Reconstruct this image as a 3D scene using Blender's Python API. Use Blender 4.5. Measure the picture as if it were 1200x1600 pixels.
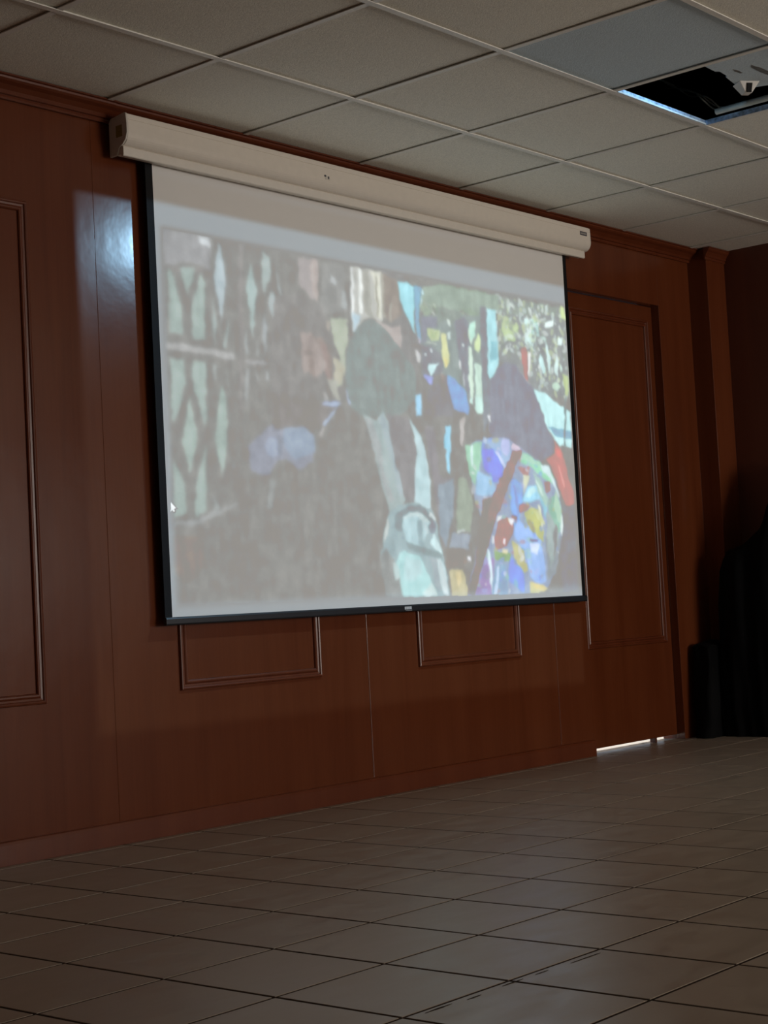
import bpy, bmesh, math, random
import numpy as np
from mathutils import Matrix, Vector

for o in list(bpy.data.objects):
    bpy.data.objects.remove(o)
S = bpy.context.scene
COL = S.collection
PI = math.pi
CEIL = 2.38


# tuned amounts
WX = 5.8
WPOW = 167
PSIGN = 1
STRAY = 4.5
SX0 = 2.2
SX1 = 2.75
SY = -2.218
BASE = [0.296, 0.288, 0.27]
MARGIN = 19
FIELD = 6.5
SHIRT_BASE = 176
LEAF_AT = 107
SHIRT_AT = 206

# ---------------------------------------------------------------- camera
F_PX = 2566.0
cam_d = bpy.data.cameras.new('camera')
cam = bpy.data.objects.new('camera', cam_d)
COL.objects.link(cam)
S.camera = cam
cam_d.sensor_fit = 'VERTICAL'
cam_d.sensor_height = 24.0
cam_d.lens = F_PX * 24.0 / 1600.0
cam_d.clip_start = 0.02
CR = Vector((0.65322356, -0.75532736, -0.05272154))
CU = Vector((-0.00850156, -0.07694248, 0.99699929))
CF = Vector((0.75711736, 0.65081521, 0.05668211))
m = Matrix((CR, CU, -CF)).transposed().to_4x4()
m.translation = Vector((0.0, -4.077, 0.7076))
cam.matrix_world = m

# ---------------------------------------------------------------- view, world, lamps
S.view_settings.view_transform = 'Standard'
S.view_settings.look = 'None'
S.view_settings.exposure = 0.0
S.view_settings.gamma = 1.0
S.view_settings.use_curve_mapping = False
w = bpy.data.worlds.new('world')
S.world = w
w.use_nodes = True
w.node_tree.nodes['Background'].inputs[0].default_value = (0.75, 0.85, 1.0, 1)
w.node_tree.nodes['Background'].inputs[1].default_value = 0.6

def area(name, loc, rot, sx, sy, power, col):
    d = bpy.data.lights.new(name, 'AREA')
    d.shape = 'RECTANGLE'
    d.size, d.size_y, d.energy, d.color = sx, sy, power, col
    o = bpy.data.objects.new(name, d)
    COL.objects.link(o)
    o.location, o.rotation_euler = loc, rot
    return o

# daylight entering by the window in the wall behind the audience, and under the hidden door
area('window_daylight', (WX, -8.15, 1.30), (PI / 2, 0, 0), 2.2, 1.3, WPOW, (1.0, 0.92, 0.83))
area('corridor_daylight', (6.4, 0.75, 2.1), (0, 0, 0), 1.2, 0.8, 60.0, (1.0, 0.93, 0.86))

# the projector's beam: a spot whose own nodes cut the light to the 16:10 raster
PJ = Vector((4.97, -1.445, 2.41))
PJD = 1.425
sd = bpy.data.lights.new('projector_beam', 'SPOT')
sd.energy = 1.0
sd.spot_size = math.radians(150)
sd.spot_blend = 0.0
sd.shadow_soft_size = 0.012
so = bpy.data.objects.new('projector_beam', sd)
COL.objects.link(so)
so.location = PJ
so.rotation_euler = (PI / 2, 0, 0)
sd.use_nodes = True
nt = sd.node_tree
N, L = nt.nodes, nt.links
em = N['Emission']
def mnode(op, a, b=None, c=None):
    n = N.new('ShaderNodeMath')
    n.operation = op
    for k, v in enumerate((a, b, c)):
        if v is None:
            continue
        if isinstance(v, (int, float)):
            n.inputs[k].default_value = v
        else:
            L.new(v, n.inputs[k])
    return n.outputs[0]
tc = N.new('ShaderNodeTexCoord')
sp = N.new('ShaderNodeSeparateXYZ')
L.new(tc.outputs['Normal'], sp.inputs[0])
az = mnode('ABSOLUTE', sp.outputs[2])
u = mnode('DIVIDE', sp.outputs[0], az)
v = mnode('DIVIDE', sp.outputs[1], az)
if PSIGN < 0:
    u = mnode('MULTIPLY', u, -1.0)
    v = mnode('MULTIPLY', v, -1.0)
D0 = -PJ.y
uL, uR = (3.316 - PJ.x) / D0, (6.03 - PJ.x) / D0
vT, vB = (2.066 - PJ.z) / D0, (0.335 - PJ.z) / D0
def soft(x, e, wd, up=True):     # smooth 0..1 step at e
    n = N.new('ShaderNodeMapRange')
    n.clamp = True
    L.new(x, n.inputs[0])
    n.inputs[1].default_value = e - wd if up else e + wd
    n.inputs[2].default_value = e + wd if up else e - wd
    return n.outputs[0]
vv = mnode('ADD', v, mnode('MULTIPLY', u, 0.008))
mask = mnode('MULTIPLY', mnode('MULTIPLY', soft(u, uL, .0015), soft(u, uR, .0015, False)),
             mnode('MULTIPLY', soft(vv, vB, .0015), soft(vv, vT, .0015, False)))
# the shown picture is a darker field inside a grey margin
D1 = D0 - .035
cont = mnode('MULTIPLY', soft(u, (3.640 - PJ.x) / D1, .001),
             mnode('MULTIPLY', soft(v, (.742 - PJ.z) / D1, .001), soft(vv, (1.997 - PJ.z) / D1, .001, False)))
level = mnode('MULTIPLY_ADD', cont, FIELD - MARGIN, MARGIN)
flat = mnode('POWER', mnode('ADD', mnode('ADD', mnode('MULTIPLY', u, u), mnode('MULTIPLY', v, v)), 1.0), 1.5)
vbar = (CEIL - 0.012 - PJ.z) / (D0 - 1.19)
stray = mnode('MULTIPLY', mnode('MULTIPLY', soft(v, vbar, .004), soft(v, vbar + .14, .05, False)),
              mnode('MULTIPLY_ADD', soft(u, .35, .75, False), STRAY * .93, STRAY * .07))
tot = mnode('ADD', mnode('MULTIPLY', mnode('MULTIPLY', mask, flat), level), stray)
em.inputs[0].default_value = (0.40, 0.72, 1.0, 1)
L.new(tot, em.inputs[1])

# ---------------------------------------------------------------- helpers
def new_mat(name):
    mt = bpy.data.materials.new(name)
    mt.use_nodes = True
    return mt, mt.node_tree.nodes, mt.node_tree.links, mt.node_tree.nodes['Principled BSDF']

def plain(name, col, rough=0.5, spec=0.5, metal=0.0, noise=0.06, scale=40.0, coat=0.0, bump=0.0):
    mt, n, l, b = new_mat(name)
    b.inputs['Roughness'].default_value = rough
    b.inputs['Specular IOR Level'].default_value = spec
    b.inputs['Metallic'].default_value = metal
    b.inputs['Coat Weight'].default_value = coat
    t = n.new('ShaderNodeTexCoord')
    nz = n.new('ShaderNodeTexNoise')
    nz.inputs['Scale'].default_value = scale
    nz.inputs['Detail'].default_value = 4
    l.new(t.outputs['Object'], nz.inputs['Vector'])
    mr = n.new('ShaderNodeMapRange')
    l.new(nz.outputs['Fac'], mr.inputs[0])
    mr.inputs[1].default_value, mr.inputs[2].default_value = .3, .7
    mr.inputs[3].default_value, mr.inputs[4].default_value = 1 - noise, 1 + noise
    vm = n.new('ShaderNodeVectorMath')
    vm.operation = 'SCALE'
    vm.inputs[0].default_value = col
    l.new(mr.outputs[0], vm.inputs['Scale'])
    l.new(vm.outputs[0], b.inputs['Base Color'])
    if bump:
        bp_ = n.new('ShaderNodeBump')
        bp_.inputs['Strength'].default_value = bump
        bp_.inputs['Distance'].default_value = 0.002
        l.new(nz.outputs['Fac'], bp_.inputs['Height'])
        l.new(bp_.outputs[0], b.inputs['Normal'])
    return mt

def wood_mat(name, c1, c2, rough=0.3):
    mt, n, l, b = new_mat(name)
    t = n.new('ShaderNodeTexCoord')
    mp = n.new('ShaderNodeMapping')
    mp.inputs['Scale'].default_value = (5.0, 5.0, 0.5)
    l.new(t.outputs['Object'], mp.inputs[0])
    big = n.new('ShaderNodeTexNoise')
    big.inputs['Scale'].default_value = 1.3
    big.inputs['Detail'].default_value = 3
    big.inputs['Distortion'].default_value = 1.2
    l.new(mp.outputs[0], big.inputs['Vector'])
    mp2 = n.new('ShaderNodeMapping')
    mp2.inputs['Scale'].default_value = (120.0, 120.0, 3.0)
    l.new(t.outputs['Object'], mp2.inputs[0])
    fine = n.new('ShaderNodeTexNoise')
    fine.inputs['Scale'].default_value = 1.0
    fine.inputs['Detail'].default_value = 5
    l.new(mp2.outputs[0], fine.inputs['Vector'])
    mx = n.new('ShaderNodeMath')
    mx.operation = 'MULTIPLY_ADD'
    l.new(fine.outputs['Fac'], mx.inputs[0])
    mx.inputs[1].default_value = 0.35
    l.new(big.outputs['Fac'], mx.inputs[2])
    cr = n.new('ShaderNodeValToRGB')
    l.new(mx.outputs[0], cr.inputs[0])
    cr.color_ramp.elements[0].position = 0.45
    cr.color_ramp.elements[1].position = 0.95
    cr.color_ramp.elements[0].color = (*c1, 1)
    cr.color_ramp.elements[1].color = (*c2, 1)
    l.new(cr.outputs[0], b.inputs['Base Color'])
    b.inputs['Roughness'].default_value = rough
    b.inputs['Specular IOR Level'].default_value = 0.52
    wv = n.new('ShaderNodeTexNoise')
    wv.inputs['Scale'].default_value = 9.0
    wv.inputs['Detail'].default_value = 3
    l.new(t.outputs['Object'], wv.inputs['Vector'])
    bp_ = n.new('ShaderNodeBump')
    bp_.inputs['Strength'].default_value = 0.25
    bp_.inputs['Distance'].default_value = 0.003
    l.new(wv.outputs['Fac'], bp_.inputs['Height'])
    l.new(bp_.outputs[0], b.inputs['Normal'])
    return mt

M = {}
M['wood'] = wood_mat('varnished_wood', (0.105, 0.024, 0.0079), (0.137, 0.036, 0.0125), 0.19)
M['wood_trim'] = wood_mat('varnished_trim', (0.10, 0.021, 0.007), (0.135, 0.033, 0.012), 0.30)
M['tile_face'] = plain('ceiling_board', (0.84, 0.82, 0.735), 0.95, 0.1, noise=0.16, scale=260, bump=0.5)
M['tile_cool'] = plain('ceiling_board_grey', (0.58, 0.68, 0.74), 0.95, 0.1, noise=0.10, scale=220, bump=0.5)
M['grid'] = plain('painted_grid', (0.82, 0.80, 0.75), 0.45, 0.4, noise=0.04)
M['angle'] = plain('angle_blue_beam_glow', (0.42, 0.58, 0.80), 0.32, 0.6, metal=0.35, noise=0.45, scale=55)  # blue light of the projector beam put into the metal's colour
M['angle_glow'] = plain('angle_edge_beam_glow', (0.70, 0.86, 0.95), 0.35, 0.5, noise=0.15, scale=30)  # cyan-white gleam of the beam put into the edge colour
M['grout'] = plain('grout', (0.035, 0.02, 0.013), 0.9, 0.1, noise=0.3, scale=15)
M['white_metal'] = plain('white_painted_metal', (0.74, 0.68, 0.60), 0.38, 0.5, noise=0.02)
M['cap'] = plain('end_cap_plastic', (0.62, 0.58, 0.52), 0.4, 0.5, noise=0.02)
M['black'] = plain('black_fabric_edge', (0.006, 0.006, 0.007), 0.7, 0.2)
M['black_metal'] = plain('black_metal', (0.016, 0.017, 0.02), 0.35, 0.5)
M['sticker'] = plain('yellow_sticker', (0.25, 0.19, 0.05), 0.6, noise=0.3, scale=300)
M['ink'] = plain('dark_label', (0.06, 0.06, 0.075), 0.5, noise=0.1)
M['paleink'] = plain('pale_print', (0.62, 0.62, 0.62), 0.5)
M['void'] = plain('dark_void', (0.02, 0.02, 0.02), 0.9, 0.1)
M['cable'] = plain('grey_cable', (0.16, 0.17, 0.15), 0.5)
M['tube'] = plain('white_plastic_tube', (0.62, 0.68, 0.64), 0.4)
M['proj'] = plain('white_projector_plastic', (0.72, 0.70, 0.66), 0.4)
M['cloth'] = plain('black_cloth', (0.003, 0.003, 0.0035), 0.75, 0.08, noise=0.2, scale=8)
M['plaster'] = plain('painted_plaster', (0.30, 0.25, 0.20), 0.9, 0.2)
M['concrete'] = plain('pale_concrete', (0.6, 0.57, 0.52), 0.9, 0.2)
M['stain'] = plain('damp_stain', (0.17, 0.17, 0.165), 0.95, 0.1, noise=0.2, scale=90)
M['dirt'] = plain('dirt', (0.035, 0.025, 0.02), 0.9, 0.1, noise=0.4, scale=60)
M['dark_wood'] = wood_mat('dark_varnished_wood', (0.075, 0.017, 0.006), (0.10, 0.024, 0.009), 0.4)

def tile_floor_mat():
    mt, n, l, b = new_mat('glazed_floor_tile')
    g = n.new('ShaderNodeNewGeometry')
    t = n.new('ShaderNodeTexCoord')
    nz = n.new('ShaderNodeTexNoise')
    nz.inputs['Scale'].default_value = 7
    nz.inputs['Detail'].default_value = 6
    nz.inputs['Roughness'].default_value = .6
    mp = n.new('ShaderNodeMapping')
    mp.inputs['Scale'].default_value = (1.0, 2.2, 1)
    l.new(t.outputs['Object'], mp.inputs[0])
    l.new(mp.outputs[0], nz.inputs['Vector'])
    a = n.new('ShaderNodeMath')
    a.operation = 'MULTIPLY_ADD'
    l.new(g.outputs['Random Per Island'], a.inputs[0])
    a.inputs[1].default_value = 0.25
    l.new(nz.outputs['Fac'], a.inputs[2])
    cr = n.new('ShaderNodeValToRGB')
    l.new(a.outputs[0], cr.inputs[0])
    cr.color_ramp.elements[0].position = .35
    cr.color_ramp.elements[1].position = .95
    cr.color_ramp.elements[0].color = (*[c * .88 for c in TILE], 1)
    cr.color_ramp.elements[1].color = (*[c * 1.10 for c in TILE], 1)
    l.new(cr.outputs[0], b.inputs['Base Color'])
    mr = n.new('ShaderNodeMapRange')
    l.new(nz.outputs['Fac'], mr.inputs[0])
    mr.inputs[1].default_value, mr.inputs[2].default_value = .3, .7
    mr.inputs[3].default_value, mr.inputs[4].default_value = .28, .42
    l.new(mr.outputs[0], b.inputs['Roughness'])
    b.inputs['Specular IOR Level'].default_value = .45
    return mt
TILE = (0.31, 0.25, 0.195)
M['floor_tile'] = tile_floor_mat()

def box(bm, x0, x1, y0, y1, z0, z1, mi=0):
    vs = [bm.verts.new(p) for p in ((x0, y0, z0), (x1, y0, z0), (x1, y1, z0), (x0, y1, z0),
                                    (x0, y0, z1), (x1, y0, z1), (x1, y1, z1), (x0, y1, z1))]
    for f in ((3, 2, 1, 0), (4, 5, 6, 7), (0, 1, 5, 4), (1, 2, 6, 5), (2, 3, 7, 6), (3, 0, 4, 7)):
        bm.faces.new([vs[i] for i in f]).material_index = mi

def sweep_x(bm, prof, x0, x1):      # (y, z) outline extruded along x
    a = [bm.verts.new((x0, y, z)) for y, z in prof]
    b = [bm.verts.new((x1, y, z)) for y, z in prof]
    k = len(prof)
    for i in range(k):
        bm.faces.new((a[i], a[(i + 1) % k], b[(i + 1) % k], b[i]))
    bm.faces.new(a[::-1])
    bm.faces.new(b)

def prism(bm, pts, z0, z1):
    a = [bm.verts.new((x, y, z0)) for x, y in pts]
    b = [bm.verts.new((x, y, z1)) for x, y in pts]
    k = len(pts)
    for i in range(k):
        bm.faces.new((a[i], a[(i + 1) % k], b[(i + 1) % k], b[i]))
    bm.faces.new(a[::-1])
    bm.faces.new(b)

def tube(bm, pts, r, seg=8):
    rings = []
    for i, p in enumerate(pts):
        p = Vector(p)
        d = (Vector(pts[min(i + 1, len(pts) - 1)]) - Vector(pts[max(i - 1, 0)])).normalized()
        s = d.cross(Vector((0, 0, 1)))
        if s.length < 1e-4:
            s = Vector((1, 0, 0))
        s.normalize()
        t = s.cross(d)
        rings.append([bm.verts.new(p + r * (math.cos(2 * PI * k / seg) * s + math.sin(2 * PI * k / seg) * t)) for k in range(seg)])
    for a, b in zip(rings, rings[1:]):
        for k in range(seg):
            bm.faces.new((a[k], a[(k + 1) % seg], b[(k + 1) % seg], b[k]))
    bm.faces.new(rings[0][::-1])
    bm.faces.new(rings[-1])

def obj(name, bm, mats, parent=None, bevel=0.0, smooth=False, seg=2):
    bmesh.ops.recalc_face_normals(bm, faces=bm.faces)
    me = bpy.data.meshes.new(name)
    bm.to_mesh(me)
    bm.free()
    for mt in (mats if isinstance(mats, list) else [mats]):
        me.materials.append(M[mt])
    o = bpy.data.objects.new(name, me)
    COL.objects.link(o)
    if parent is not None:
        o.parent = parent
        o.matrix_parent_inverse = parent.matrix_world.inverted()
    if bevel:
        b = o.modifiers.new('bevel', 'BEVEL')
        b.width, b.segments, b.limit_method, b.angle_limit = bevel, seg, 'ANGLE', math.radians(35)
    if smooth:
        for p in me.polygons:
            p.use_smooth = True
    return o

def boxobj(name, dims, mat, parent=None, bevel=0.0):
    bm = bmesh.new()
    box(bm, *dims)
    return obj(name, bm, mat, parent, bevel)

def struct(o):
    o['kind'] = 'structure'
    return o

def empty(name, loc, label, cat, group=None):
    o = bpy.data.objects.new(name, None)
    COL.objects.link(o)
    o.location = loc
    o.matrix_world = Matrix.Translation(loc)
    o.empty_display_size = .1
    tag(o, label, cat, group)
    return o

def tag(o, label, cat, group=None):
    o['label'] = label
    o['category'] = cat
    if group:
        o['group'] = group

# ---------------------------------------------------------------- room shell
XL, XR, YB = -3.0, 7.33, -8.0
T = 0.3068
FX0, FY0 = 2.1628, 1.8784 - 4.077
DX0, DX1, DZ1 = 6.075, 6.85, 2.078       # door opening in the panelling

# floor: grout bed with tiles set into it
bm = bmesh.new()
box(bm, XL, XR, YB, 0.06, -0.06, -0.0011, 1)
G = 0.0042
i0, i1 = math.floor((XL - FX0) / T), math.ceil((XR - FX0) / T)
j0, j1 = math.floor((YB - FY0) / T), math.ceil((0.06 - FY0) / T)
rnd = random.Random(5)
for i in range(i0, i1):
    for j in range(j0, j1):
        x0, x1 = max(FX0 + i * T + G, XL), min(FX0 + (i + 1) * T - G, XR)
        y0, y1 = max(FY0 + j * T + G, YB), min(FY0 + (j + 1) * T - G, 0.06)
        if x1 - x0 < .01 or y1 - y0 < .01:
            continue
        c = 0.0008
        h = [rnd.uniform(-.0005, .0005) for _ in range(4)]
        lo = [bm.verts.new(p) for p in ((x0, y0, -.004), (x1, y0, -.004), (x1, y1, -.004), (x0, y1, -.004))]
        md = [bm.verts.new(p) for p in ((x0, y0, -.0006), (x1, y0, -.0006), (x1, y1, -.0006), (x0, y1, -.0006))]
        hi = [bm.verts.new(p) for p in ((x0 + c, y0 + c, h[0] * .3), (x1 - c, y0 + c, h[1] * .3), (x1 - c, y1 - c, h[2] * .3), (x0 + c, y1 - c, h[3] * .3))]
        for a, b in ((lo, md), (md, hi)):
            for k in range(4):
                bm.faces.new((a[k], a[(k + 1) % 4], b[(k + 1) % 4], b[k])).material_index = 0
        bm.faces.new(hi).material_index = 0
floor = struct(obj('floor', bm, ['floor_tile', 'grout']))

# black smears along one joint, part of the floor
rnd = random.Random(11)
def smear(name, x0, x1, y, wd, n):
    bm = bmesh.new()
    for k in range(n):
        a = x0 + (x1 - x0) * k / n + rnd.uniform(0, .01)
        b = a + (x1 - x0) / n * rnd.uniform(.35, .95)
        yy = y + rnd.uniform(-.004, .004)
        ww = wd * rnd.uniform(.4, 1)
        pts = []
        for q in range(9):
            pts.append((a + (b - a) * q / 8, yy - ww * math.sin(PI * (q + .5) / 9) * rnd.uniform(.5, 1)))
        for q in range(8, -1, -1):
            pts.append((a + (b - a) * q / 8, yy + ww * math.sin(PI * (q + .5) / 9) * rnd.uniform(.5, 1)))
        prism(bm, pts, 0.0003, 0.0007)
    return obj(name, bm, 'dirt', floor)
SM = FY0
s1 = smear('dirt_smear', SX0, SX1, SY, .004, 5)
s1['kind'] = 'stuff'

# front wall: panelled boards around the hidden door, in 1.22 m sheets
def sheets(bm, y0):
    cuts = [XL, 0.945, 2.165, 3.387, 4.607, 5.827, DX0]
    for a, b in zip(cuts, cuts[1:]):
        off = 0.0
        box(bm, a + (.0008 if a > 3.5 else 0), b - (.0008 if 3.5 < b < DX0 else 0), y0 + off, .05, 0, CEIL)
    box(bm, DX0, DX1, y0, .05, DZ1, CEIL)
    box(bm, DX1, 7.15, y0, .05, 0, CEIL)
bm = bmesh.new()
sheets(bm, 0.0)
wall_front = struct(obj('wall_front', bm, 'wood', bevel=.0015))
bm = bmesh.new()
box(bm, XL, DX0, .05, .12, 0, CEIL)
box(bm, DX0, DX1, .05, .12, DZ1, CEIL)
box(bm, DX1, 7.5, .05, .12, 0, CEIL)
obj('backing_board', bm, 'dark_wood', wall_front)

MP = [(0.0, 0.0), (0.0, 0.004), (0.002, 0.0095), (0.006, 0.011), (0.010, 0.0095), (0.0125, 0.005),
      (0.0185, 0.0035), (0.0215, 0.0065), (0.025, 0.0085), (0.029, 0.0085), (0.032, 0.006), (0.034, 0.0)]
def moulding(x0, x1, z0, z1, y, parent):
    bm = bmesh.new()
    rings = []
    for (cx, cz, sx, sz) in ((x0, z0, 1, 1), (x1, z0, -1, 1), (x1, z1, -1, -1), (x0, z1, 1, -1)):
        rings.append([bm.verts.new((cx + sx * a, y - d, cz + sz * a)) for a, d in MP])
    for k in range(4):
        a, b = rings[k], rings[(k + 1) % 4]
        for i in range(len(MP) - 1):
            bm.faces.new((a[i], a[i + 1], b[i + 1], b[i]))
    return obj('panel_moulding', bm, 'wood_trim', parent)
for x0, x1 in ((-0.03, 0.65), (1.22, 1.90), (2.437, 3.117), (3.667, 4.347), (4.899, 5.567)):
    moulding(x0, x1, .463, 2.013, 0, wall_front)

# hidden door, set back in its opening; daylight shows under it
bm = bmesh.new()
box(bm, DX0 + .004, DX1 - .004, .040, .078, .022, DZ1 - .003)
door = struct(obj('door_1', bm, 'wood', bevel=.002))
moulding(6.118, 6.795, .463, 2.005, .040, door)
bm = bmesh.new()
box(bm, 6.655, 6.668, .045, .075, 0.0, .022)
obj('floor_stop', bm, 'dark_wood', door)
bm = bmesh.new()
box(bm, 5.2, 7.6, .12, 1.6, -.06, -.001)
box(bm, 5.2, 7.6, 1.6, 1.65, -.06, 2.3)
struct(obj('path_outside', bm, 'concrete'))

bm = bmesh.new()
sweep_x(bm, [(0, 0), (-.012, 0), (-.012, .060), (-.009, .068), (-.004, .071), (0, .071)], XL, DX0)
struct(obj('baseboard_front', bm, 'wood_trim', bevel=.001))

# crown moulding, in two lengths that meet left of the screen, and round the pilaster
CR_ = [(0, -.075), (-.010, -.075), (-.013, -.068), (-.012, -.060), (-.020, -.058), (-.026, -.045), (-.040, -.030),
       (-.054, -.022), (-.060, -.015), (-.062, -.008), (-.070, -.006), (-.070, 0), (0, 0)]
CR2 = [(y * 1.0, z * .78) for y, z in CR_]
bm = bmesh.new()
sweep_x(bm, [(y - .003, z * .80 + CEIL) for y, z in CR_], XL, 3.447)
sweep_x(bm, [(y, z + CEIL) for y, z in CR2], 3.449, 7.15)
struct(obj('trim_1', bm, 'wood_trim'))

# pilaster in the far corner
bm = bmesh.new()
box(bm, 7.15, XR, -.105, .05, 0, CEIL)
pil = struct(obj('trim_2', bm, 'wood', bevel=.002))
bm = bmesh.new()
sweep_x(bm, [(y * .5 - .105, z + CEIL) for y, z in CR2], 7.13, XR)
obj('cap_moulding', bm, 'wood_trim', pil)

struct(boxobj('wall_right', (XR, XR + .1, YB, .05, 0, CEIL + .5), 'dark_wood'))
struct(boxobj('wall_left', (XL - .1, XL, YB, .05, 0, CEIL + .5), 'dark_wood'))
bm = bmesh.new()
wx0, wx1, wz0, wz1 = WX - 1.15, WX + 1.15, .6, 2.0
box(bm, XL, wx0, YB - .1, YB, 0, CEIL)
box(bm, wx1, XR, YB - .1, YB, 0, CEIL)
box(bm, wx0, wx1, YB - .1, YB, 0, wz0)
box(bm, wx0, wx1, YB - .1, YB, wz1, CEIL)
struct(obj('wall_back', bm, 'plaster'))
bm = bmesh.new()
for a in (wx0, (wx0 + wx1) / 2 - .02, wx1 - .04):
    box(bm, a, a + .04, YB - .07, YB - .03, wz0, wz1)
box(bm, wx0, wx1, YB - .07, YB - .03, wz0, wz0 + .04)
box(bm, wx0, wx1, YB - .07, YB - .03, wz1 - .04, wz1)
struct(obj('window_1', bm, 'white_metal'))

# ---------------------------------------------------------------- ceiling
A = 0.61
GX0, GY0 = 2.8066, -0.5818
OI, OJ = 3, -1          # the missing tile: column 3, rows -1.19 to -1.80
def gx(i): return GX0 + i * A
def gy(j): return GY0 + j * A            # j = 0 line next to the wall, -1 the next ...
bm = bmesh.new()
rnd = random.Random(3)
bw = .0105
for i in range(-10, 9):
    for j in range(-13, 1):
        x0, x1 = max(gx(i), XL), min(gx(i + 1), XR)
        y0, y1 = max(gy(j), YB), min(gy(j + 1), 0.0)
        if x1 - x0 < .02 or y1 - y0 < .02 or (i, j) == (OI, -2) or (i, j) == (2, -2) or (i, j) == (3, -3):
            continue
        z = CEIL + .0025 + rnd.uniform(-.0008, .001)
        tx, ty = rnd.uniform(-.0007, .0007), rnd.uniform(-.0007, .0007)
        pts = []
        nx = 1
        vs = [bm.verts.new(p) for p in ((x0, y0, z - tx - ty), (x1, y0, z + tx - ty), (x1, y1, z + tx + ty), (x0, y1, z - tx + ty))]
        vt = [bm.verts.new(v.co + Vector((0, 0, .014))) for v in vs]
        bm.faces.new(vs[::-1])
        bm.faces.new(vt)
        for k in range(4):
            bm.faces.new((vs[k], vs[(k + 1) % 4], vt[(k + 1) % 4], vt[k]))
ceiling = struct(obj('ceiling', bm, 'tile_face'))
def tilebox(i, j, mat, label):
    bm = bmesh.new()
    box(bm, gx(i), gx(i + 1), gy(j), gy(j + 1), CEIL + .003, CEIL + .017)
    o = obj('ceiling_tile', bm, mat, ceiling)
    o['label'] = label
tilebox(2, -2, 'tile_cool', 'cool grey ceiling tile beside the opening')
tilebox(3, -3, 'tile_cool', 'cool grey ceiling tile behind the opening')
bm = bmesh.new()
for i in range(-9, 8):
    if XL < gx(i) < XR:
        box(bm, gx(i) - bw, gx(i) + bw, YB, -.002, CEIL - .004, CEIL - .001)
        box(bm, gx(i) - .0012, gx(i) + .0012, YB, -.002, CEIL - .001, CEIL + .010)
for j in range(-13, 1):
    if YB < gy(j):
        box(bm, XL, XR, gy(j) - bw, gy(j) + bw, CEIL - .0052, CEIL - .0022)
        box(bm, XL, XR, gy(j) - .0012, gy(j) + .0012, CEIL - .0022, CEIL + .010)
obj('ceiling_grid', bm, 'grid', ceiling)
# folded metal angle round the opening, beam's blue glow also put in its colours
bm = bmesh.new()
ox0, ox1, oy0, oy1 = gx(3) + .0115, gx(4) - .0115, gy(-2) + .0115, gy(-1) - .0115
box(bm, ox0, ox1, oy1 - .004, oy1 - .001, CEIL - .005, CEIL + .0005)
obj('opening_edge', bm, 'angle_glow', ceiling)
bm = bmesh.new()
box(bm, ox0, ox1, oy1 - .001, oy1, CEIL - .005, CEIL + .012)
box(bm, ox1 - .002, ox1, oy0, oy1 - .002, CEIL - .006, CEIL + .012)
obj('opening_edge', bm, 'angle', ceiling)
# dark space above the boards
bm = bmesh.new()
box(bm, XL, XR, YB, .05, CEIL + .45, CEIL + .5)
for a in ((XL, XR, .0, .05), (XL, XR, YB, YB + .05)):
    box(bm, a[0], a[1], a[2], a[3], CEIL + .02, CEIL + .45)
box(bm, XL, XL + .05, YB + .05, 0, CEIL + .02, CEIL + .45)
box(bm, XR - .05, XR - .002, YB + .05, 0, CEIL + .02, CEIL + .45)
obj('roof_void', bm, 'void', ceiling)

# ---------------------------------------------------------------- projection screen
scr = empty('projection_screen', (4.8, -.035, .68), 'wide white pull-down projection screen with black borders, showing a crowded street scene', 'projection screen')
U0, U1, V0, V1 = 3.614, 6.0, .705, 2.215
PY = -.035

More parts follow.
